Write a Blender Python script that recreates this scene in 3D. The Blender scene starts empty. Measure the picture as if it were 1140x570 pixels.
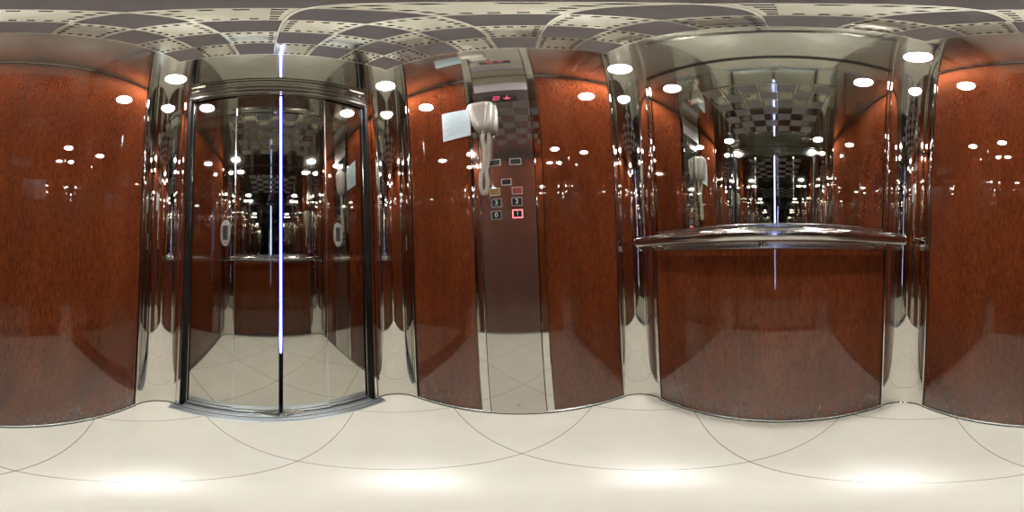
import bpy, bmesh, math, random
from mathutils import Vector, Matrix
random.seed(7)
S = bpy.context.scene
PI = math.pi

# ------------------------------------------------------------------ camera, world, exposure
cam_d = bpy.data.cameras.new('camera')
cam_d.type = 'PANO'
try:
    cam_d.cycles.panorama_type = 'EQUIRECTANGULAR'
except Exception:
    pass
try:
    cam_d.panorama_type = 'EQUIRECTANGULAR'
except Exception:
    pass
cam_d.clip_start = 0.01
cam = bpy.data.objects.new('camera', cam_d)
S.collection.objects.link(cam)
f = Vector((0.99724353, 0.0739303, 0.00629646)).normalized()
u = Vector((-0.00343323, -0.03879217, 0.9992414)).normalized()
r = f.cross(u).normalized()
u = r.cross(f)
cam.matrix_world = Matrix(((r.x, u.x, -f.x, 0), (r.y, u.y, -f.y, 0), (r.z, u.z, -f.z, 0.9), (0, 0, 0, 1)))
S.camera = cam
W = bpy.data.worlds.new('world'); S.world = W; W.use_nodes = True
W.node_tree.nodes['Background'].inputs[0].default_value = (0.0, 0.0, 0.0, 1)
S.view_settings.view_transform = 'Standard'
S.view_settings.look = 'None'
S.view_settings.gamma = 1.0
S.view_settings.use_curve_mapping = False
S.view_settings.exposure = 0.0
LAMP = 600.0          # the four ceiling spots
SEAM = 14.0            # the light shining through the door gap
cy = S.cycles
cy.use_denoising = True
cy.max_bounces = 20; cy.glossy_bounces = 18; cy.diffuse_bounces = 6; cy.transmission_bounces = 4
cy.caustics_reflective = True
cy.blur_glossy = 0.08
cy.sample_clamp_indirect = 30.0
cy.sample_clamp_direct = 0.0

# ------------------------------------------------------------------ dimensions (metres)
XL, XR, YB, YF, H = -0.514, 0.627, -0.511, 0.659, 2.157
DX = 0.053            # centre of the doorway
DY = 0.668            # plane of the doors

# ------------------------------------------------------------------ materials
def mat(name, col=(.5, .5, .5), rough=.4, metal=0.0, coat=0.0, emit=None, es=0.0, ior=1.5):
    m = bpy.data.materials.new(name); m.use_nodes = True
    b = m.node_tree.nodes['Principled BSDF']
    b.inputs['Base Color'].default_value = (*col, 1)
    b.inputs['Roughness'].default_value = rough
    b.inputs['Metallic'].default_value = metal
    b.inputs['Coat Weight'].default_value = coat
    b.inputs['Coat Roughness'].default_value = 0.03
    b.inputs['IOR'].default_value = ior
    if emit:
        b.inputs['Emission Color'].default_value = (*emit, 1)
        b.inputs['Emission Strength'].default_value = es
    return m

def nd(m, t, **kw):
    n = m.node_tree.nodes.new(t)
    for k, v in kw.items(): setattr(n, k, v)
    return n
def ln(m, a, b): m.node_tree.links.new(a, b)

def add_wave(m, scale=3.0, strength=0.02, dist=0.02):
    """slight unevenness of rolled sheet metal"""
    b = m.node_tree.nodes['Principled BSDF']
    tc = nd(m, 'ShaderNodeTexCoord'); nz = nd(m, 'ShaderNodeTexNoise'); bp = nd(m, 'ShaderNodeBump')
    nz.inputs['Scale'].default_value = scale; nz.inputs['Detail'].default_value = 1.0
    bp.inputs['Strength'].default_value = strength; bp.inputs['Distance'].default_value = dist
    ln(m, tc.outputs['Object'], nz.inputs['Vector']); ln(m, nz.outputs['Fac'], bp.inputs['Height'])
    ln(m, bp.outputs['Normal'], b.inputs['Normal'])

STEEL = mat('polished_steel', (.62, .60, .56), .035, 1.0); add_wave(STEEL, 2.5, .06)
CEIL = mat('ceiling_polished_steel', (.51, .50, .455), .05, 1.0); add_wave(CEIL, 2.5, .05)
COVE = mat('cove_mirror_steel', (.66, .64, .60), .03, 1.0); add_wave(COVE, 3.0, .05)
DOORM = mat('door_mirror_steel', (.50, .49, .45), .03, 1.0); add_wave(DOORM, 2.0, .03)
PANM = mat('control_panel_steel', (.51, .485, .46), .06, .955)
MIRR = mat('mirror_glass', (.70, .71, .66), .004, 1.0)
BRUSH = mat('satin_steel', (.60, .60, .59), .22, 1.0)
RAILM = mat('brushed_rail_steel', (.50, .48, .46), .14, 1.0)
SILLM = mat('sill_steel', (.62, .67, .72), .33, 1.0)
HEADM = mat('satin_header_steel', (.44, .43, .40), .12, 1.0)
GROOVE = mat('dark_groove_metal', (.10, .11, .12), .4, .8)
DARK = mat('dark_gap', (.012, .012, .013), .5)
BLACK = mat('black_plastic', (.015, .015, .017), .2)
RUBBER = mat('black_rubber', (.007, .007, .007), .8)
RUBBER.node_tree.nodes['Principled BSDF'].inputs['Specular IOR Level'].default_value = .1
PLATE = mat('lilac_grey_plate', (.27, .24, .25), .45, .2)
TOPM = mat('top_plate_reflection', (.62, .59, .50), .38, 1.0)  # pale, rough finish: the cream reflection in the polished top put into the metal
HANDM = mat('grey_plastic', (.20, .19, .18), .4)
RECESS = mat('dark_grey_recess', (.018, .018, .018), .5)
PHONE = mat('ivory_plastic', (.37, .34, .29), .28)
CORDM = mat('ivory_cord', (.56, .52, .44), .35)
PHONEG = mat('grey_ivory_plastic', (.34, .32, .29), .35)
PAPER = mat('paper', (.38, .47, .50), .7)
INK = mat('faded_ink', (.24, .31, .34), .8)
SOLIDT = mat('solid_tile_grey', (.34, .35, .37), .45, .15)
PERFT = mat('perforated_tile_steel', (.64, .62, .55), .07, 1.0)
GRIDM = mat('grid_steel', (.78, .76, .70), .12, 1.0)
RED = mat('red_led', (.1, 0, 0), .4, emit=(1, .10, .20), es=1.5)
REDW = mat('lit_button_ring', (.2, .05, .05), .4, emit=(1, .22, .25), es=1.6)
WHITEG = mat('button_engraving', (.55, .58, .62), .4)
YELB = mat('yellow_button', (.20, .13, .01), .35)
REDB = mat('red_button', (.20, .012, .01), .35)
LAMPM = mat('lamp_glow', (.9, .9, .9), .4, emit=(1, .985, .95), es=LAMP)
TUBE = mat('cool_white_gap_glow', (.8, .8, .9), .4, emit=(.62, .70, 1.0), es=SEAM)  # stands in for landing light coming through the gap; no tube there
GAPHALO = mat('blue_halo_glow', (.1, .1, .5), .4, emit=(.03, .05, 1.0), es=2.6)  # blue colour fringe around the bright gap, put in as glow

def wood():
    m = mat('cherry_laminate', rough=.42, coat=1.0, ior=1.45)
    b = m.node_tree.nodes['Principled BSDF']
    b.inputs['Coat Roughness'].default_value = .008
    b.inputs['Coat IOR'].default_value = 1.60
    b.inputs['Specular IOR Level'].default_value = 0.0
    tc = nd(m, 'ShaderNodeTexCoord')
    mp = nd(m, 'ShaderNodeMapping'); mp.inputs['Scale'].default_value = (85, 85, 16)
    ln(m, tc.outputs['Object'], mp.inputs['Vector'])
    n1 = nd(m, 'ShaderNodeTexNoise'); n1.inputs['Scale'].default_value = 1.6; n1.inputs['Detail'].default_value = 4; n1.inputs['Roughness'].default_value = .65
    ln(m, mp.outputs[0], n1.inputs['Vector'])
    r1 = nd(m, 'ShaderNodeValToRGB')
    r1.color_ramp.elements[0].position = .29; r1.color_ramp.elements[0].color = (.060, .0120, .0050, 1)
    r1.color_ramp.elements[1].position = .50; r1.color_ramp.elements[1].color = (.092, .0210, .0072, 1)
    e = r1.color_ramp.elements.new(.75); e.color = (.112, .0275, .0092, 1)
    ln(m, n1.outputs['Fac'], r1.inputs[0])
    # fine mottle
    mp2 = nd(m, 'ShaderNodeMapping'); mp2.inputs['Scale'].default_value = (130, 130, 40)
    ln(m, tc.outputs['Object'], mp2.inputs['Vector'])
    n2 = nd(m, 'ShaderNodeTexNoise'); n2.inputs['Scale'].default_value = 1.5; n2.inputs['Detail'].default_value = 3
    ln(m, mp2.outputs[0], n2.inputs['Vector'])
    # broad figure
    mp3 = nd(m, 'ShaderNodeMapping'); mp3.inputs['Scale'].default_value = (9, 9, 2.0)
    ln(m, tc.outputs['Object'], mp3.inputs['Vector'])
    n3 = nd(m, 'ShaderNodeTexNoise'); n3.inputs['Scale'].default_value = 1.0; n3.inputs['Detail'].default_value = 2
    ln(m, mp3.outputs[0], n3.inputs['Vector'])
    mr = nd(m, 'ShaderNodeMapRange'); mr.inputs['From Min'].default_value = .3; mr.inputs['From Max'].default_value = .7; mr.inputs['To Min'].default_value = .82; mr.inputs['To Max'].default_value = 1.2
    ln(m, n2.outputs['Fac'], mr.inputs['Value'])
    mr3 = nd(m, 'ShaderNodeMapRange'); mr3.inputs['From Min'].default_value = .3; mr3.inputs['From Max'].default_value = .7; mr3.inputs['To Min'].default_value = .8; mr3.inputs['To Max'].default_value = 1.2
    ln(m, n3.outputs['Fac'], mr3.inputs['Value'])
    mu = nd(m, 'ShaderNodeMath', operation='MULTIPLY'); ln(m, mr.outputs[0], mu.inputs[0]); ln(m, mr3.outputs[0], mu.inputs[1])
    vm = nd(m, 'ShaderNodeVectorMath', operation='SCALE'); ln(m, r1.outputs[0], vm.inputs[0]); ln(m, mu.outputs[0], vm.inputs['Scale'])
    ln(m, vm.outputs[0], b.inputs['Base Color'])
    return m
WOOD = wood()

def floor_mat():
    m = mat('cream_floor_tiles', rough=.24)
    b = m.node_tree.nodes['Principled BSDF']
    b.inputs['IOR'].default_value = 1.55
    tc = nd(m, 'ShaderNodeTexCoord')
    mp = nd(m, 'ShaderNodeMapping')
    # tiles laid on the diagonal, 0.403 m, one tile centred under the camera
    a = .403
    mp.inputs['Rotation'].default_value = (0, 0, PI / 4)
    ln(m, tc.outputs['Object'], mp.inputs['Vector'])
    sx = nd(m, 'ShaderNodeSeparateXYZ'); ln(m, mp.outputs[0], sx.inputs[0])
    c0 = Vector((.056, .040, 0)); c0.rotate(Matrix.Rotation(PI / 4, 3, 'Z'))
    outs = []
    for k, cc in ((0, c0.x), (1, c0.y)):
        s = nd(m, 'ShaderNodeMath', operation='SUBTRACT'); ln(m, sx.outputs[k], s.inputs[0]); s.inputs[1].default_value = cc - a / 2
        d = nd(m, 'ShaderNodeMath', operation='DIVIDE'); ln(m, s.outputs[0], d.inputs[0]); d.inputs[1].default_value = a
        fr = nd(m, 'ShaderNodeMath', operation='FRACT'); ln(m, d.outputs[0], fr.inputs[0])
        s2 = nd(m, 'ShaderNodeMath', operation='SUBTRACT'); ln(m, fr.outputs[0], s2.inputs[0]); s2.inputs[1].default_value = .5
        ab = nd(m, 'ShaderNodeMath', operation='ABSOLUTE'); ln(m, s2.outputs[0], ab.inputs[0])
        g = nd(m, 'ShaderNodeMath', operation='GREATER_THAN'); ln(m, ab.outputs[0], g.inputs[0]); g.inputs[1].default_value = .5 - .0013 / a
        outs.append(g)
    mx = nd(m, 'ShaderNodeMath', operation='MAXIMUM'); ln(m, outs[0].outputs[0], mx.inputs[0]); ln(m, outs[1].outputs[0], mx.inputs[1])
    nz = nd(m, 'ShaderNodeTexNoise'); nz.inputs['Scale'].default_value = 5; nz.inputs['Detail'].default_value = 4
    ln(m, tc.outputs['Object'], nz.inputs['Vector'])
    rp = nd(m, 'ShaderNodeValToRGB')
    rp.color_ramp.elements[0].position = .3; rp.color_ramp.elements[0].color = (.67, .66, .57, 1)
    rp.color_ramp.elements[1].position = .7; rp.color_ramp.elements[1].color = (.735, .725, .64, 1)
    ln(m, nz.outputs['Fac'], rp.inputs[0])
    mix = nd(m, 'ShaderNodeMix', data_type='RGBA')
    ln(m, mx.outputs[0], mix.inputs[0]); ln(m, rp.outputs[0], mix.inputs[6]); mix.inputs[7].default_value = (.16, .13, .09, 1)
    ln(m, mix.outputs[2], b.inputs['Base Color'])
    return m
FLOOR = floor_mat()

# ------------------------------------------------------------------ mesh helpers
def link(name, bm, m, parent=None, smooth=None):
    me = bpy.data.meshes.new(name)
    bmesh.ops.recalc_face_normals(bm, faces=bm.faces[:])
    bm.to_mesh(me); bm.free()
    if smooth is not None:
        for p in me.polygons: p.use_smooth = True
        me.set_sharp_from_angle(angle=math.radians(smooth))
    me.materials.append(m)
    o = bpy.data.objects.new(name, me); S.collection.objects.link(o)
    if parent is not None:
        o.parent = parent
        o.matrix_parent_inverse = Matrix.Translation(-parent.location)
    return o
def tag(o, label=None, cat=None, group=None, kind=None):
    if label: o['label'] = label
    if cat: o['category'] = cat
    if group: o['group'] = group
    if kind: o['kind'] = kind
    return o
def struct(o, label=None):
    o['kind'] = 'structure'
    if label: o['label'] = label
    return o
def empty(name, loc):
    o = bpy.data.objects.new(name, None); o.location = loc; o.empty_display_size = .05
    S.collection.objects.link(o); return o
def box(bm, x0, x1, y0, y1, z0, z1, bev=0.0):
    g = bmesh.ops.create_cube(bm, size=1.0)
    vs = g['verts']
    bmesh.ops.scale(bm, vec=(x1 - x0, y1 - y0, z1 - z0), verts=vs)
    bmesh.ops.translate(bm, vec=((x0 + x1) / 2, (y0 + y1) / 2, (z0 + z1) / 2), verts=vs)
    if bev:
        es = list({e for v in vs for e in v.link_edges})
        bmesh.ops.bevel(bm, geom=es, offset=bev, segments=2, affect='EDGES', profile=.5)
def BX(name, m, parent, *a, bev=0.0):
    bm = bmesh.new(); box(bm, *a, bev=bev)
    return link(name, bm, m, parent)
def prism(bm, pts, z0, z1):
    b = [bm.verts.new((x, y, z0)) for x, y in pts]; t = [bm.verts.new((x, y, z1)) for x, y in pts]
    n = len(pts)
    bm.faces.new(b[::-1]); bm.faces.new(t)
    for i in range(n): bm.faces.new((b[i], b[(i + 1) % n], t[(i + 1) % n], t[i]))
def tube(bm, path, rad, seg=8, caps=True):
    rings = []
    path = [Vector(p) for p in path]
    t0 = (path[1] - path[0]).normalized()
    ref = Vector((0, 0, 1)) if abs(t0.z) < .9 else Vector((1, 0, 0))
    nrm = t0.cross(ref).normalized()
    for i, p in enumerate(path):
        t = (path[min(i + 1, len(path) - 1)] - path[max(i - 1, 0)]).normalized()
        nrm = (nrm - t * nrm.dot(t)).normalized()
        bn = t.cross(nrm)
        rr = rad[i] if isinstance(rad, (list, tuple)) else rad
        rings.append([bm.verts.new(p + (nrm * math.cos(2 * PI * k / seg) + bn * math.sin(2 * PI * k / seg)) * rr) for k in range(seg)])
    for a, b in zip(rings, rings[1:]):
        for k in range(seg): bm.faces.new((a[k], a[(k + 1) % seg], b[(k + 1) % seg], b[k]))
    if caps:
        bm.faces.new(rings[0][::-1]); bm.faces.new(rings[-1])
def lathe(bm, prof, seg=40, M=Matrix()):
    """prof: (r, z) pairs turned about z, then placed by M"""
    rings = []
    for rr, z in prof:
        if rr < 1e-6: rings.append([bm.verts.new(M @ Vector((0, 0, z)))])
        else: rings.append([bm.verts.new(M @ Vector((rr * math.cos(2 * PI * k / seg), rr * math.sin(2 * PI * k / seg), z))) for k in range(seg)])
    for a, b in zip(rings, rings[1:]):
        for k in range(seg):
            k2 = (k + 1) % seg
            if len(a) == 1 and len(b) == 1: continue
            if len(a) == 1: bm.faces.new((a[0], b[k2], b[k]))
            elif len(b) == 1: bm.faces.new((a[k], a[k2], b[0]))
            else: bm.faces.new((a[k], a[k2], b[k2], b[k]))

# ------------------------------------------------------------------ room shell
T = .05
WF = .80              # outer face line behind the doors (landing side)
bm = bmesh.new(); box(bm, XL - T, XR + T, YB - T, WF, -T, 0.0)
struct(link('floor', bm, FLOOR), 'cream stone-look floor tiles laid on the diagonal')
bm = bmesh.new(); box(bm, XL - T, XR + T, YB - T, WF, H, H + T)
struct(link('ceiling', bm, CEIL), 'polished steel ceiling sheet around the chequered panel')
bm = bmesh.new(); box(bm, XL - T, XL - .010, YB - T, WF, 0, H)
struct(link('wall_left', bm, DARK))
bm = bmesh.new(); box(bm, XR + .010, XR + T, YB - T, WF, 0, H)
struct(link('wall_right', bm, DARK))
bm = bmesh.new(); box(bm, XL - .010, XR + .010, YB - T, YB - .010, 0, H)
struct(link('wall_back', bm, DARK))
bm = bmesh.new(); box(bm, XL - .010, XR + .010, .755, WF, 0, H)
struct(link('wall_front', bm, DARK))

# ------------------------------------------------------------------ cove corners
def arc(P, Q, sag, outward, n=28):
    P = Vector(P); Q = Vector(Q); c = (Q - P).length; Mm = (P + Q) / 2
    o = Vector(outward).normalized()
    d = (Q - P).normalized(); nrm = Vector((-d.y, d.x))
    if nrm.dot(o) < 0: nrm = -nrm
    R = (c * c / 4 + sag * sag) / (2 * sag)
    C = Mm + nrm * (sag - R)
    half = math.asin(c / 2 / R)
    pts = []
    for i in range(n + 1):
        a = -half + 2 * half * i / n
        pts.append(C + nrm * R * math.cos(a) + d * R * math.sin(a))
    return pts, nrm
coves = [
    ((-.385, .645), (-.508, .522), (-1, 1), 'tall mirror-polished concave steel corner left of the doors, beside the panel without a control panel'),
    ((.618, .512), (.502, .645), (1, 1), 'tall mirror-polished concave steel corner between the doors and the paper notice'),
    ((.494, -.507), (.621, -.408), (1, -1), 'tall mirror-polished concave steel corner between control-panel wall and handrail wall'),
    ((-.508, -.402), (-.388, -.507), (-1, -1), 'tall mirror-polished concave steel corner at the handrail end farthest from the control panel'),
]
for P, Q, out, lab in coves:
    root = empty('corner_column', ((P[0] + Q[0]) / 2, (P[1] + Q[1]) / 2, 0))
    tag(root, lab, 'corner column', 'curved steel corners of the lift car')
    pts, nrm = arc(P, Q, .2071 * math.dist(P, Q), out)
    back = [p + nrm * .003 for p in pts]
    bm = bmesh.new(); prism(bm, [tuple(p) for p in pts] + [tuple(p) for p in back[::-1]], .0, H)
    link('curved_sheet', bm, COVE, root, smooth=30)
    for E, O in ((P, Q), (Q, P)):
        E = Vector(E); O = Vector(O)
        d = (E - O).normalized()
        bm = bmesh.new()
        tube(bm, [(E.x + d.x * .003, E.y + d.y * .003, 0.0), (E.x + d.x * .003, E.y + d.y * .003, H)], .0042, 10)
        link('edge_trim', bm, STEEL, root, smooth=60)
    bm = bmesh.new()
    tube(bm, [(p.x, p.y, .004) for p in [q - nrm * .002 for q in pts]], .003, 6)
    link('bottom_trim', bm, STEEL, root, smooth=60)

# ------------------------------------------------------------------ wood panels
Z0, Z1 = .022, H - .015
def wood_panel(x0, x1, y0, y1, z0, z1, label, group='reddish wood wall panels'):
    o = BX('wood_panel', WOOD, None, x0, x1, y0, y1, z0, z1, bev=.0012)
    tag(o, label, 'wall panel', group)
wood_panel(XL - .009, XL, -.394, .512, Z0, Z1, 'full-height unbroken reddish wood panel opposite the control panel')
wood_panel(XR, XR + .009, .198, .502, Z0, Z1, 'tall narrow reddish wood panel carrying the pale paper notice')
wood_panel(XR, XR + .009, -.400, -.088, Z0, Z1, 'tall narrow reddish wood panel between control panel and handrail corner')
wood_panel(-.378, .484, YB - .009, YB, Z0, .903, 'low wide reddish wood panel below the handrail')

# skirting strips and ceiling trims
def trim(n, *a, m=STEEL, bev=.0015):
    o = BX('trim_%d' % n, m, None, *a, bev=bev); struct(o); return o
def base(side, *a):
    o = BX('baseboard_' + side, BRUSH, None, *a, bev=.004); struct(o); return o
base('left', XL - .009, XL + .006, -.400, .520, 0, .017)
base('right', XR - .006, XR + .009, -.406, .508, 0, .017)
base('back', -.386, .492, YB - .009, YB + .006, 0, .017)
for n, a in ((13, (XL, XL + .009, -.400, .520)), (14, (XR - .009, XR, -.406, .508)), (15, (-.386, .492, YB, YB + .009))):
    struct(BX('trim_%d' % n, RUBBER, None, *a, 0, .003), 'thin black joint along the floor')
# dark shadow joint and bright bead at the top of each wall
trim(1, XL - .009, XL - .001, -.400, .520, Z1, H, m=DARK, bev=0)
trim(2, XR + .001, XR + .009, -.406, .508, Z1, H, m=DARK, bev=0)
trim(3, XL, XL + .005, -.400, .520, H - .008, H - .002)
trim(4, XR - .005, XR, -.406, .508, H - .008, H - .002)
trim(5, -.386, .492, YB, YB + .004, H - .010, H - .006)
trim(17, -.386, .492, YB, YB + .004, H - .017, H - .012, m=DARK, bev=0)
trim(6, -.386, .492, YB - .009, YB - .001, H - .018, H, m=DARK, bev=0)

# ------------------------------------------------------------------ mirror on the back wall
root = empty('wall_mirror', (.053, YB, .98))
tag(root, 'large clear mirror above the handrail reaching the ceiling', 'mirror')
BX('glass', MIRR, root, -.368, .474, YB - .007, YB - .001, .985, H - .018)
for x in (-.381, .476):
    BX('side_frame', STEEL, root, x, x + .011, YB - .009, YB + .003, .905, H - .010, bev=.001)
BX('bottom_frame', BRUSH, root, -.369, .475, YB - .009, YB + .002, .905, .983, bev=.001)

# ------------------------------------------------------------------ handrail
root = empty('handrail', (.053, YB + .07, .940))
tag(root, 'long polished steel tube handrail in front of the mirror', 'handrail')
bm = bmesh.new()
ry, rz, rr = YB + .072, .942, .0200
tube(bm, [(-.408, ry, rz), (.515, ry, rz)], rr, 40)
link('tube', bm, RAILM, root, smooth=50)
for s, x in ((-1, -.408), (1, .515)):
    bm = bmesh.new()
    Mx = Matrix.Translation((x, ry, rz)) @ Matrix.Rotation(s * PI / 2, 4, 'Y')
    lathe(bm, [(rr, 0), (rr * 1.03, .001), (rr * 1.03, .005), (rr * .8, .009), (0, .011)], 32, Mx)
    link('end_cap', bm, STEEL, root, smooth=40)
for x in (-.335, .053, .440):
    bm = bmesh.new()
    tube(bm, [(x, YB, rz - .022), (x, YB + .035, rz - .024), (x, YB + .060, rz - .022), (x, ry, rz - .012)], .006, 12)
    lathe(bm, [(0, .004), (.014, .004), (.015, .002), (.015, 0), (0, 0)], 24, Matrix.Translation((x, YB + .002, rz - .022)) @ Matrix.Rotation(-PI / 2, 4, 'X'))
    link('bracket', bm, STEEL, root, smooth=40)

# ------------------------------------------------------------------ doors
HD = 2.005            # underside of the header
# sliding panels: door_1 .. door_4 from left to right
xs = [DX - .412, DX - .1925, DX, DX + .1975, DX + .412]
for i in range(4):
    x0, x1 = xs[i], xs[i + 1]
    outer = i in (0, 3)
    y = DY if not outer else DY + .004
    g = .0064
    if i == 1: x1 -= g
    if i == 2: x0 += g
    bm = bmesh.new(); box(bm, x0 + .0008, x1 - .0008, y, y + .022, .012, HD + .03, bev=.0012)
    side = ('left-hand' if i < 2 else 'right-hand')
    d = link('door_%d' % (i + 1), bm, DOORM)
    struct(d, '%s mirror-polished steel sliding door leaf, %s the middle seam' % (side, 'touching' if not outer else 'away from'))
    if outer:
        sx_ = -1 if i == 0 else 1
        e0 = DX + sx_ * .4015
        BX('outer_edge_strip', BRUSH, d, e0 - .0015, e0 + .0015, y - .003, y + .001, .012, HD)
    # bright folded edge
    ex = x1 if i == 0 else (x0 if i == 3 else None)
    if ex is not None:
        BX('edge_strip', BRUSH, d, ex - .0022, ex + .0022, y - .003, y + .001, .012, HD)
        # oval recessed pull
        hx = -.182 if i == 0 else .309
        hz = .900 + .125
        bm = bmesh.new()
        n = 40
        def oval(a, b, yy):
            vs = []
            for k in range(n):
                t = 2 * PI * k / n
                c, s_ = math.cos(t), math.sin(t)
                vs.append(bm.verts.new((hx + a * abs(c) ** .8 * (1 if c >= 0 else -1), yy, hz + b * abs(s_) ** .9 * (1 if s_ >= 0 else -1))))
            return vs
        A = oval(.0225, .056, y); B = oval(.021, .054, y - .004)
        Cc = []
        for k in range(n):
            t = 2 * PI * k / n
            c, s_ = math.cos(t), math.sin(t)
            m_ = max(abs(c), abs(s_))
            Cc.append(bm.verts.new((hx + .0125 * c / m_, y - .004, hz + .034 * s_ / m_)))
        Dd = [bm.verts.new((hx + (v.co.x - hx) * .86, y - .0005, hz + (v.co.z - hz) * .93)) for v in Cc]
        for a_, b_ in ((A, B), (B, Cc), (Cc, Dd)):
            for k in range(n): bm.faces.new((a_[k], a_[(k + 1) % n], b_[(k + 1) % n], b_[k]))
        hnd = link('door_handle', bm, HANDM, d, smooth=30); hnd['label'] = 'grey oval recessed pull'
        BX('handle_recess', RECESS, hnd, hx - .0108, hx + .0108, y - .0012, y - .0004, hz - .0318, hz + .0318)
    else:
        # edge guard and guide shoes along the meeting edge
        sx = -1 if i == 1 else 1
        ex = x1 if i == 1 else x0
        BX('edge_strip', RUBBER, d, min(ex, ex + sx * .002), max(ex, ex + sx * .002), y - .002, y + .020, .012, HD)
        for zz0, zz1, nm in ((.009, .020, 'guide_shoe'), (HD - .002, HD + .012, 'hanger_shoe')):
            bm = bmesh.new()
            prism(bm, [(ex, y - .0005), (ex + sx * .115, y - .0005), (ex + sx * .045, y - .020), (ex, y - .030)], zz0, zz1)
            link(nm, bm, BRUSH if zz0 < 1 else STEEL, d)
# glowing strip added for the landing light seen between the two middle leaves
root = empty('gap_light', (DX, DY + .01, .50))
tag(root, 'tall bluish white line of light in the gap between doors', 'light')
bm = bmesh.new()
zz = [.475, .50, .56, .70, .95, 1.4, 2.0]
ww = [.0010, .0034, .0042, .0034, .0026, .0024, .0026]
def ribbon(off, wl, y0, y1):
    a = []
    for z, w in zip(zz, wl):
        a.append([bm.verts.new((DX + off + sx_ * w, yy, z)) for sx_, yy in ((-1, y0), (1, y0), (1, y1), (-1, y1))])
    for p, q in zip(a, a[1:]):
        for k in range(4): bm.faces.new((p[k], p[(k + 1) % 4], q[(k + 1) % 4], q[k]))
    bm.faces.new(a[0][::-1]); bm.faces.new(a[-1])
ribbon(0, ww, DY + .012, DY + .014)
link('glow_strip', bm, TUBE, root)
bm = bmesh.new(); ribbon(0, [w + .0045 for w in ww], DY + .0145, DY + .0160)  # halo from lens fringe and bloom, added as a wider glowing ribbon
o = link('blue_halo', bm, GAPHALO, root); o['label'] = 'blue halo of the gap light, added as a glowing strip'

# jambs, header, sill
for n, s in ((7, -1), (8, 1)):
    xa = DX + s * .412; xb = DX + s * .449
    bm = bmesh.new()
    def X(a): return DX + s * a
    # profile: bead, recessed face, return to the door
    P = [(X(.449), .641), (X(.438), .641), (X(.437), .650), (X(.431), .650), (X(.430), .640), (X(.418), .640), (X(.417), .740), (X(.449), .740)]
    prism(bm, P, .0, H)
    struct(link('trim_%d' % n, bm, STEEL), 'polished steel door jamb')
    struct(BX('trim_%d' % (n + 2), RUBBER, None, min(X(.4165), X(.4040)), max(X(.4165), X(.4040)), .643, DY - .0008, .0085, HD + .004), 'black gap beside the door leaf')
bm = bmesh.new()
xa, xb = DX - .417, DX + .417
for k, (y0, z0) in enumerate(((.640, 2.125), (.646, 2.097), (.640, 2.070), (.648, 2.045), (.643, 2.018))):
    box(bm, xa, xb, y0, .664, z0, z0 + (.031 if k == 0 else .0262), bev=.0015)
box(bm, xa, xb, .656, .664, HD, 2.02)
struct(link('trim_11', bm, HEADM), 'ribbed polished steel header above the doors')
bm = bmesh.new()
for y0, y1, z1 in ((.598, .614, .006), (.618, .634, .008), (.642, .656, .008), (.6625, .6665, .008), (.694, .750, .008)):
    box(bm, DX - .450, DX + .450, y0, y1, 0.0, z1, bev=.0012)
gm = bmesh.new(); box(gm, DX - .450, DX + .450, .602, .750, 0.0, .0025)
struct(link('trim_16', gm, GROOVE), 'dark grooves of the door sill')
struct(link('trim_12', bm, SILLM), 'grooved metal door sill')

# ------------------------------------------------------------------ ceiling panel of 7 x 7 tiles
PX0, PY0, PP = .0565 - 3.5 * .0905, .060 - 3.5 * .0905, .0905
PXC, PYC = .0565, .060
zc = H - .010
root = empty('ceiling_panel', (PXC, PYC, H - .012))
tag(root, 'square chequered ceiling panel of solid and perforated metal tiles', 'ceiling panel')
BX('backing', DARK, root, PX0, PX0 + 7 * PP, PY0, PY0 + 7 * PP, H - .003, H - .001)
bm = bmesh.new()
for i in range(8):
    w = .0016 if 0 < i < 7 else .0028
    off = 0
    box(bm, PX0 + i * PP - w, PX0 + i * PP + w, PY0 - .0028, PY0 + 7 * PP + .0028, zc - .0012, H - .001)
    box(bm, PX0 - .0028, PX0 + 7 * PP + .0028, PY0 + i * PP - w, PY0 + i * PP + w, zc - .0011, H - .001)
link('grid_frame', bm, GRIDM, root)
def solid_tile_mesh():
    b = bmesh.new(); h = PP / 2 - .002
    box(b, -h, h, -h, h, 0, .003)
    return b
def perf_tile_mesh():
    b = bmesh.new(); h = PP / 2 - .002
    # ring of square holes along the border: build the sheet from cells and leave the holes out
    cuts = [-h]
    m0 = .0045; hole = .0078; nH = 5
    pitch = (2 * h - 2 * m0 - hole) / (nH - 1)
    for k in range(nH):
        a = -h + m0 + k * pitch
        cuts += [a, a + hole]
    cuts.append(h)
    holes = set()
    for k in range(nH):
        for l in range(nH):
            if k in (0, nH - 1) or l in (0, nH - 1):
                holes.add((1 + 2 * k, 1 + 2 * l))
    n = len(cuts)
    for zz_ in (0.0, .0012):
        V = [[b.verts.new((cuts[i], cuts[j], zz_)) for j in range(n)] for i in range(n)]
        for i in range(n - 1):
            for j in range(n - 1):
                if (i, j) in holes: continue
                fc = (V[i][j], V[i + 1][j], V[i + 1][j + 1], V[i][j + 1])
                b.faces.new(fc if zz_ > 0 else fc[::-1])
        if zz_ == 0.0: V0 = V
    for (i, j) in holes:
        q = [(i, j), (i + 1, j), (i + 1, j + 1), (i, j + 1)]
        for k in range(4):
            a, c = q[k], q[(k + 1) % 4]
            b.faces.new((V0[a[0]][a[1]], V0[c[0]][c[1]], V[c[0]][c[1]], V[a[0]][a[1]]))
    return b
st = pt = None
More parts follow.
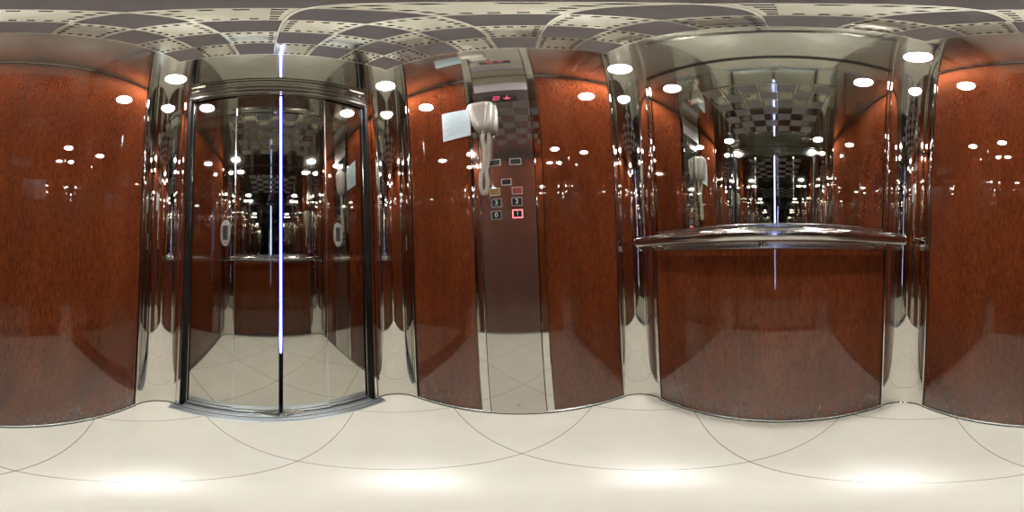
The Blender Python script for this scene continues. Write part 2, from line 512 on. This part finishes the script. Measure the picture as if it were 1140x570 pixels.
for i in range(7):
    for j in range(7):
        sol = (i + j) % 2 == 0
        src = st if sol else pt
        if src is None:
            b = solid_tile_mesh() if sol else perf_tile_mesh()
            o = link('solid_tile' if sol else 'perforated_tile', b, SOLIDT if sol else PERFT, root)
            o.matrix_parent_inverse = Matrix.Identity(4)
            if sol: st = o; o['label'] = 'plain grey tile'
            else: pt = o; o['label'] = 'bright tile with a ring of small holes'
        else:
            o = src.copy(); S.collection.objects.link(o); o.parent = root
        o.location = (PX0 + (i + .5) * PP - PXC, PY0 + (j + .5) * PP - PYC, zc - (H - .012))

# ------------------------------------------------------------------ ceiling spots
lamps = [(-.354, .502, 'left of the doors'), (.470, .492, 'between the doors and the control panel'),
         (.470, -.366, 'at the handrail corner nearest the control panel'), (-.352, -.356, 'at the handrail corner farthest from the control panel')]
for x, y, w in lamps:
    root = empty('ceiling_lamp', (x, y, H - .004))
    tag(root, 'round recessed white ceiling spot ' + w, 'ceiling lamp', 'four round spots in the ceiling corners')
    bm = bmesh.new()
    lathe(bm, [(.0395, .003), (.0395, -.001), (.041, -.003), (.045, -.003), (.047, .0), (.047, .003)], 40, Matrix.Translation((x, y, H - .003)))
    link('lamp_ring', bm, STEEL, root, smooth=40)
    bm = bmesh.new()
    lathe(bm, [(0, -.0030), (.020, -.0026), (.034, -.0012), (.0390, .0010), (.0390, .0026), (0, .0026)], 40, Matrix.Translation((x, y, H - .003)))
    link('lens', bm, LAMPM, root, smooth=40)

# ------------------------------------------------------------------ car control panel
def Y(v): return v
root = empty('control_panel', (XR, .055, 0))
tag(root, 'full-height polished steel control panel with red display and buttons', 'control panel')
xf = XR - .004
def P(name, m, y0, y1, z0, z1, dx0=0.0, dx1=.006, bev=0.0, parent=None):
    return BX(name, m, parent or root, xf + dx0, xf + dx1, y0, y1, z0, z1, bev=bev)
P('side_strip', STEEL, .161, .196, .014, H - .003, 0, .012, bev=.003)
P('side_strip', STEEL, -.086, -.056, .014, H - .003, 0, .012, bev=.003)
P('face_plate', PANM, -.0535, .1585, .014, 2.028, -.001, .010, bev=.0008)
P('top_plate', TOPM, -.0535, .1585, 2.030, H - .003, -.001, .010, bev=.0008)
P('lilac_band', PLATE, -.052, .157, 1.920, 2.028, -.003, -.0012, bev=.0006)
# display
disp = P('display', BLACK, -.008, .117, 1.788, 1.852, -.0045, -.0012, bev=.0008)
def seg_box(bm, yc, zc_, w, h, x0):
    box(bm, x0, x0 + .0012, yc - w / 2, yc + w / 2, zc_ - h / 2, zc_ + h / 2)
# digit "2" (y decreases to the viewer's right)
bm = bmesh.new(); yc, zc2, x0 = .072, 1.820, xf - .0058
W_, H_ = .023, .040; t = .0032
seg_box(bm, yc, zc2 + H_ / 2, W_, t, x0); seg_box(bm, yc, zc2, W_, t, x0); seg_box(bm, yc, zc2 - H_ / 2, W_, t, x0)
seg_box(bm, yc - W_ / 2, zc2 + H_ / 4, t, H_ / 2, x0); seg_box(bm, yc + W_ / 2, zc2 - H_ / 4, t, H_ / 2, x0)
link('display_digit', bm, RED, disp)
bm = bmesh.new(); yc = .030
seg_box(bm, yc, zc2 + .006, t, .030, x0)
vs = [bm.verts.new((x0, yc + a, zc2 + b)) for a, b in ((-.015, -.004), (.015, -.004), (0, -.020))]
vs2 = [bm.verts.new((x0 + .0012, v.co.y, v.co.z)) for v in vs]
bm.faces.new(vs); bm.faces.new(vs2[::-1])
for k in range(3): bm.faces.new((vs[k], vs2[k], vs2[(k + 1) % 3], vs[(k + 1) % 3]))
link('display_arrow', bm, RED, disp)
# buttons
def text_mesh(s, size, name, m, parent, loc):
    cu = bpy.data.curves.new(name, 'FONT'); cu.body = s; cu.size = size; cu.extrude = .0003; cu.align_x = 'CENTER'; cu.align_y = 'CENTER'
    ob = bpy.data.objects.new(name + '_src', cu); S.collection.objects.link(ob)
    dg = bpy.context.evaluated_depsgraph_get()
    me = bpy.data.meshes.new_from_object(ob.evaluated_get(dg))
    bpy.data.objects.remove(ob); bpy.data.curves.remove(cu)
    # local x -> -Y (viewer's right), local y -> Z, faces -X
    R_ = Matrix(((0, 0, -1, loc[0]), (-1, 0, 0, loc[1]), (0, 1, 0, loc[2]), (0, 0, 0, 1)))
    me.transform(R_)
    me.materials.clear(); me.materials.append(m)
    o = bpy.data.objects.new(name, me); S.collection.objects.link(o)
    o.parent = parent
    return o
FRAME = mat('pale_button_frame', (.42, .40, .38), .35, .5)
def button(y, z, w, h, capm, sym=None, symm=WHITEG, frame=FRAME, name='button', fw=.0022):
    fr = bmesh.new()
    for a in ((y - w / 2 - fw, y + w / 2 + fw, z + h / 2, z + h / 2 + fw), (y - w / 2 - fw, y + w / 2 + fw, z - h / 2 - fw, z - h / 2),
              (y - w / 2 - fw, y - w / 2, z - h / 2, z + h / 2), (y + w / 2, y + w / 2 + fw, z - h / 2, z + h / 2)):
        box(fr, xf - .004, xf - .001, a[0], a[1], a[2], a[3])
    b = link(name, fr, frame, root)
    c = BX('button_cap', capm, None, xf - .0035, xf - .001, y - w / 2 + .0003, y + w / 2 - .0003, z - h / 2 + .0003, z + h / 2 - .0003, bev=.0006)
    c.parent = b
    if sym:
        text_mesh(sym, h * .85, 'engraving', symm, b, (xf - .0040, y, z))
    return b
w, h = .036, .031
for y, z in ((.0975, 1.313), (.0175, 1.311)):
    button(y, z, .041, .029, BLACK, frame=FRAME)
button(.056, 1.210, .034, .025, BLACK, frame=FRAME)
button(.103, 1.168, w, h - .003, YELB, 'o', YELB); button(.016, 1.167, w, h - .003, REDB, '/', mat('pale_pink', (.3, .12, .12), .5))
button(.098, 1.119, w, h, BLACK, '3'); button(.019, 1.119, w, h, BLACK, '2')
button(.100, 1.067, w, h, BLACK, '0')
b = button(.018, 1.068, w - .004, h - .004, BLACK, '1', frame=REDW, fw=.0042); b['label'] = 'floor button with a lit red ring'
# small maker's mark near the bottom of the panel
bm = bmesh.new(); seg_box(bm, .050, .100, .018, .0025, xf - .0016); seg_box(bm, .050, .095, .004, .006, xf - .0016)
link('small_mark', bm, DARK, root)
# speaker slots under the display
bm = bmesh.new()
for k in range(3): seg_box(bm, .100 - k * .028, 1.640, .012, .004, xf - .0016)
link('slot', bm, DARK, root)

# ------------------------------------------------------------------ telephone on the panel edge
root = empty('wall_telephone', (XR - .02, .13, 1.65))
tag(root, 'ivory wall telephone with coiled cord hanging beside the red display', 'telephone')
def loft(bm, secs, n=28, p=2.6):
    """secs: (z, xc, yc, hx, hy) superellipse rings"""
    rings = []
    for z, xc, yc_, hx_, hy_ in secs:
        ring = []
        for k in range(n):
            t_ = 2 * PI * k / n; c, s_ = math.cos(t_), math.sin(t_)
            ring.append(bm.verts.new((xc + hx_ * (abs(c) ** (2 / p)) * (1 if c >= 0 else -1), yc_ + hy_ * (abs(s_) ** (2 / p)) * (1 if s_ >= 0 else -1), z)))
        rings.append(ring)
    for a, b_ in zip(rings, rings[1:]):
        for k in range(n): bm.faces.new((a[k], a[(k + 1) % n], b_[(k + 1) % n], b_[k]))
    bm.faces.new(rings[0][::-1]); bm.faces.new(rings[-1])
bm = bmesh.new()
loft(bm, [(1.500, .612, .112, .010, .026), (1.506, .610, .112, .012, .031), (1.560, .609, .112, .013, .035), (1.70, .608, .113, .014, .040), (1.722, .609, .113, .012, .038), (1.728, .611, .113, .009, .033)], p=4)
link('cradle', bm, PHONEG, root, smooth=40)
bm = bmesh.new()
hs = [(1.492, .590, .130, .006, .014), (1.496, .588, .130, .011, .023), (1.510, .585, .130, .016, .0290), (1.540, .583, .130, .018, .0360), (1.570, .582, .130, .0185, .0400),
      (1.605, .580, .130, .019, .0430), (1.640, .579, .130, .020, .0450), (1.675, .578, .130, .021, .0475), (1.700, .578, .130, .021, .0480), (1.715, .579, .130, .019, .0455), (1.724, .581, .130, .014, .038), (1.728, .584, .130, .007, .026)]
loft(bm, hs, n=36, p=3.0)
link('handset', bm, PHONE, root, smooth=50)
bm = bmesh.new()
ridge = [(1.510, .5690), (1.54, .5650), (1.60, .5610), (1.65, .5590), (1.69, .5570), (1.705, .5575)]
for sgn in (-1, 1):
    tube(bm, [(x + .0025, .130 + sgn * (.012 + (z - 1.51) * .085), z) for z, x in ridge], .0026, 8)
link('handset_ridge', bm, PHONE, root, smooth=60)
bm = bmesh.new()
lathe(bm, [(.0065, 0), (.0065, -.016), (.0045, -.020), (.003, -.022)], 16, Matrix.Translation((.588, .130, 1.494)))
lathe(bm, [(.0045, 0), (.0045, -.012), (.003, -.016)], 16, Matrix.Translation((.607, .112, 1.502)))
link('cord_grommet', bm, PHONEG, root, smooth=40)
def bez(p, n=40):
    out = []
    for a in range(n + 1):
        t_ = a / n; q = [Vector(v) for v in p]
        while len(q) > 1: q = [q[i].lerp(q[i + 1], t_) for i in range(len(q) - 1)]
        out.append(q[0])
    return out
def catmull(P_, n=14):
    P_ = [Vector(v) for v in P_]; P_ = [P_[0] * 2 - P_[1]] + P_ + [P_[-1] * 2 - P_[-2]]
    out = []
    for i in range(1, len(P_) - 2):
        for k in range(n):
            t_ = k / n
            a, b_, c, d = P_[i - 1:i + 3]
            out.append(.5 * ((2 * b_) + (c - a) * t_ + (2 * a - 5 * b_ + 4 * c - d) * t_ ** 2 + (3 * b_ - a - 3 * c + d) * t_ ** 3))
    out.append(P_[-2]); return out
cx = .597
guide = catmull([(.588, .130, 1.472), (.591, .134, 1.44), (cx, .130, 1.38), (cx, .134, 1.31), (cx, .148, 1.245), (cx, .152, 1.195), (cx, .146, 1.160), (cx, .138, 1.152),
                 (cx, .128, 1.175), (cx, .124, 1.215), (cx, .128, 1.26), (.602, .120, 1.31), (.604, .117, 1.38), (.606, .113, 1.44), (.607, .112, 1.486)])
# resample to even steps and wind the coil around it
L = [0]
for a, b_ in zip(guide, guide[1:]): L.append(L[-1] + (b_ - a).length)
tot = L[-1]; pitch = .0072; per = 10; N = int(tot / pitch * per)
hel = []; gi = 0
for k in range(N + 1):
    s_ = tot * k / N
    while gi < len(L) - 2 and L[gi + 1] < s_: gi += 1
    a, b_ = guide[gi], guide[gi + 1]
    p_ = a.lerp(b_, (s_ - L[gi]) / max(1e-9, L[gi + 1] - L[gi])); tg = (b_ - a).normalized()
    e1 = Vector((1, 0, 0)); e1 = (e1 - tg * e1.dot(tg)).normalized(); e2 = tg.cross(e1)
    ph = 2 * PI * k / per; rad_ = .0068
    hel.append(p_ + (e1 * math.cos(ph) + e2 * math.sin(ph)) * rad_)
bm = bmesh.new(); tube(bm, hel, .0020, 6)
link('coiled_cord', bm, CORDM, root, smooth=60)

# ------------------------------------------------------------------ paper notice
root = empty('paper_notice', (XR - .002, .25, 1.63))
tag(root, 'pale bluish printed paper notice stuck on wood beside the telephone', 'notice')
bm = bmesh.new()
corn = [(.314, 1.762), (.184, 1.745), (.188, 1.512), (.316, 1.514)]
n = 8
Vg = []
for i in range(n + 1):
    row = []
    for j in range(n + 1):
        a = Vector(corn[0]).lerp(Vector(corn[1]), i / n); b_ = Vector(corn[3]).lerp(Vector(corn[2]), i / n)
        q_ = a.lerp(b_, j / n)
        lift = .0012 + .006 * (i / n) ** 2 * .6
        row.append((XR - lift - .0012, q_.x, q_.y))
    Vg.append(row)
fr = [[bm.verts.new(v) for v in row] for row in Vg]; bk = [[bm.verts.new((v[0] + .0006, v[1], v[2])) for v in row] for row in Vg]
for i in range(n):
    for j in range(n):
        bm.faces.new((fr[i][j], fr[i + 1][j], fr[i + 1][j + 1], fr[i][j + 1]))
        bm.faces.new((bk[i][j], bk[i][j + 1], bk[i + 1][j + 1], bk[i + 1][j]))
ed = [(i, 0) for i in range(n)] + [(n, j) for j in range(n)] + [(i, n) for i in range(n, 0, -1)] + [(0, j) for j in range(n, 0, -1)]
for k in range(len(ed)):
    a, c = ed[k], ed[(k + 1) % len(ed)]
    bm.faces.new((fr[a[0]][a[1]], fr[c[0]][c[1]], bk[c[0]][c[1]], bk[a[0]][a[1]]))
link('sheet', bm, PAPER, root, smooth=50)
bm = bmesh.new()
for k in range(11):
    z = 1.735 - k * .0185
    y0 = .302 if k % 3 else .285; y1 = .205 + random.random() * .03
    m_ = 6
    for q_ in range(m_):
        ya = y0 + (y1 - y0) * q_ / m_; yb = y0 + (y1 - y0) * (q_ + 1) / m_
        ii = (.314 - (ya + yb) / 2) / .130
        xx = XR - .0012 - .0036 * ii * ii - .0022
        box(bm, xx, xx + .0006, yb, ya, z - .0014, z + .0014)
link('printed_lines', bm, INK, root)
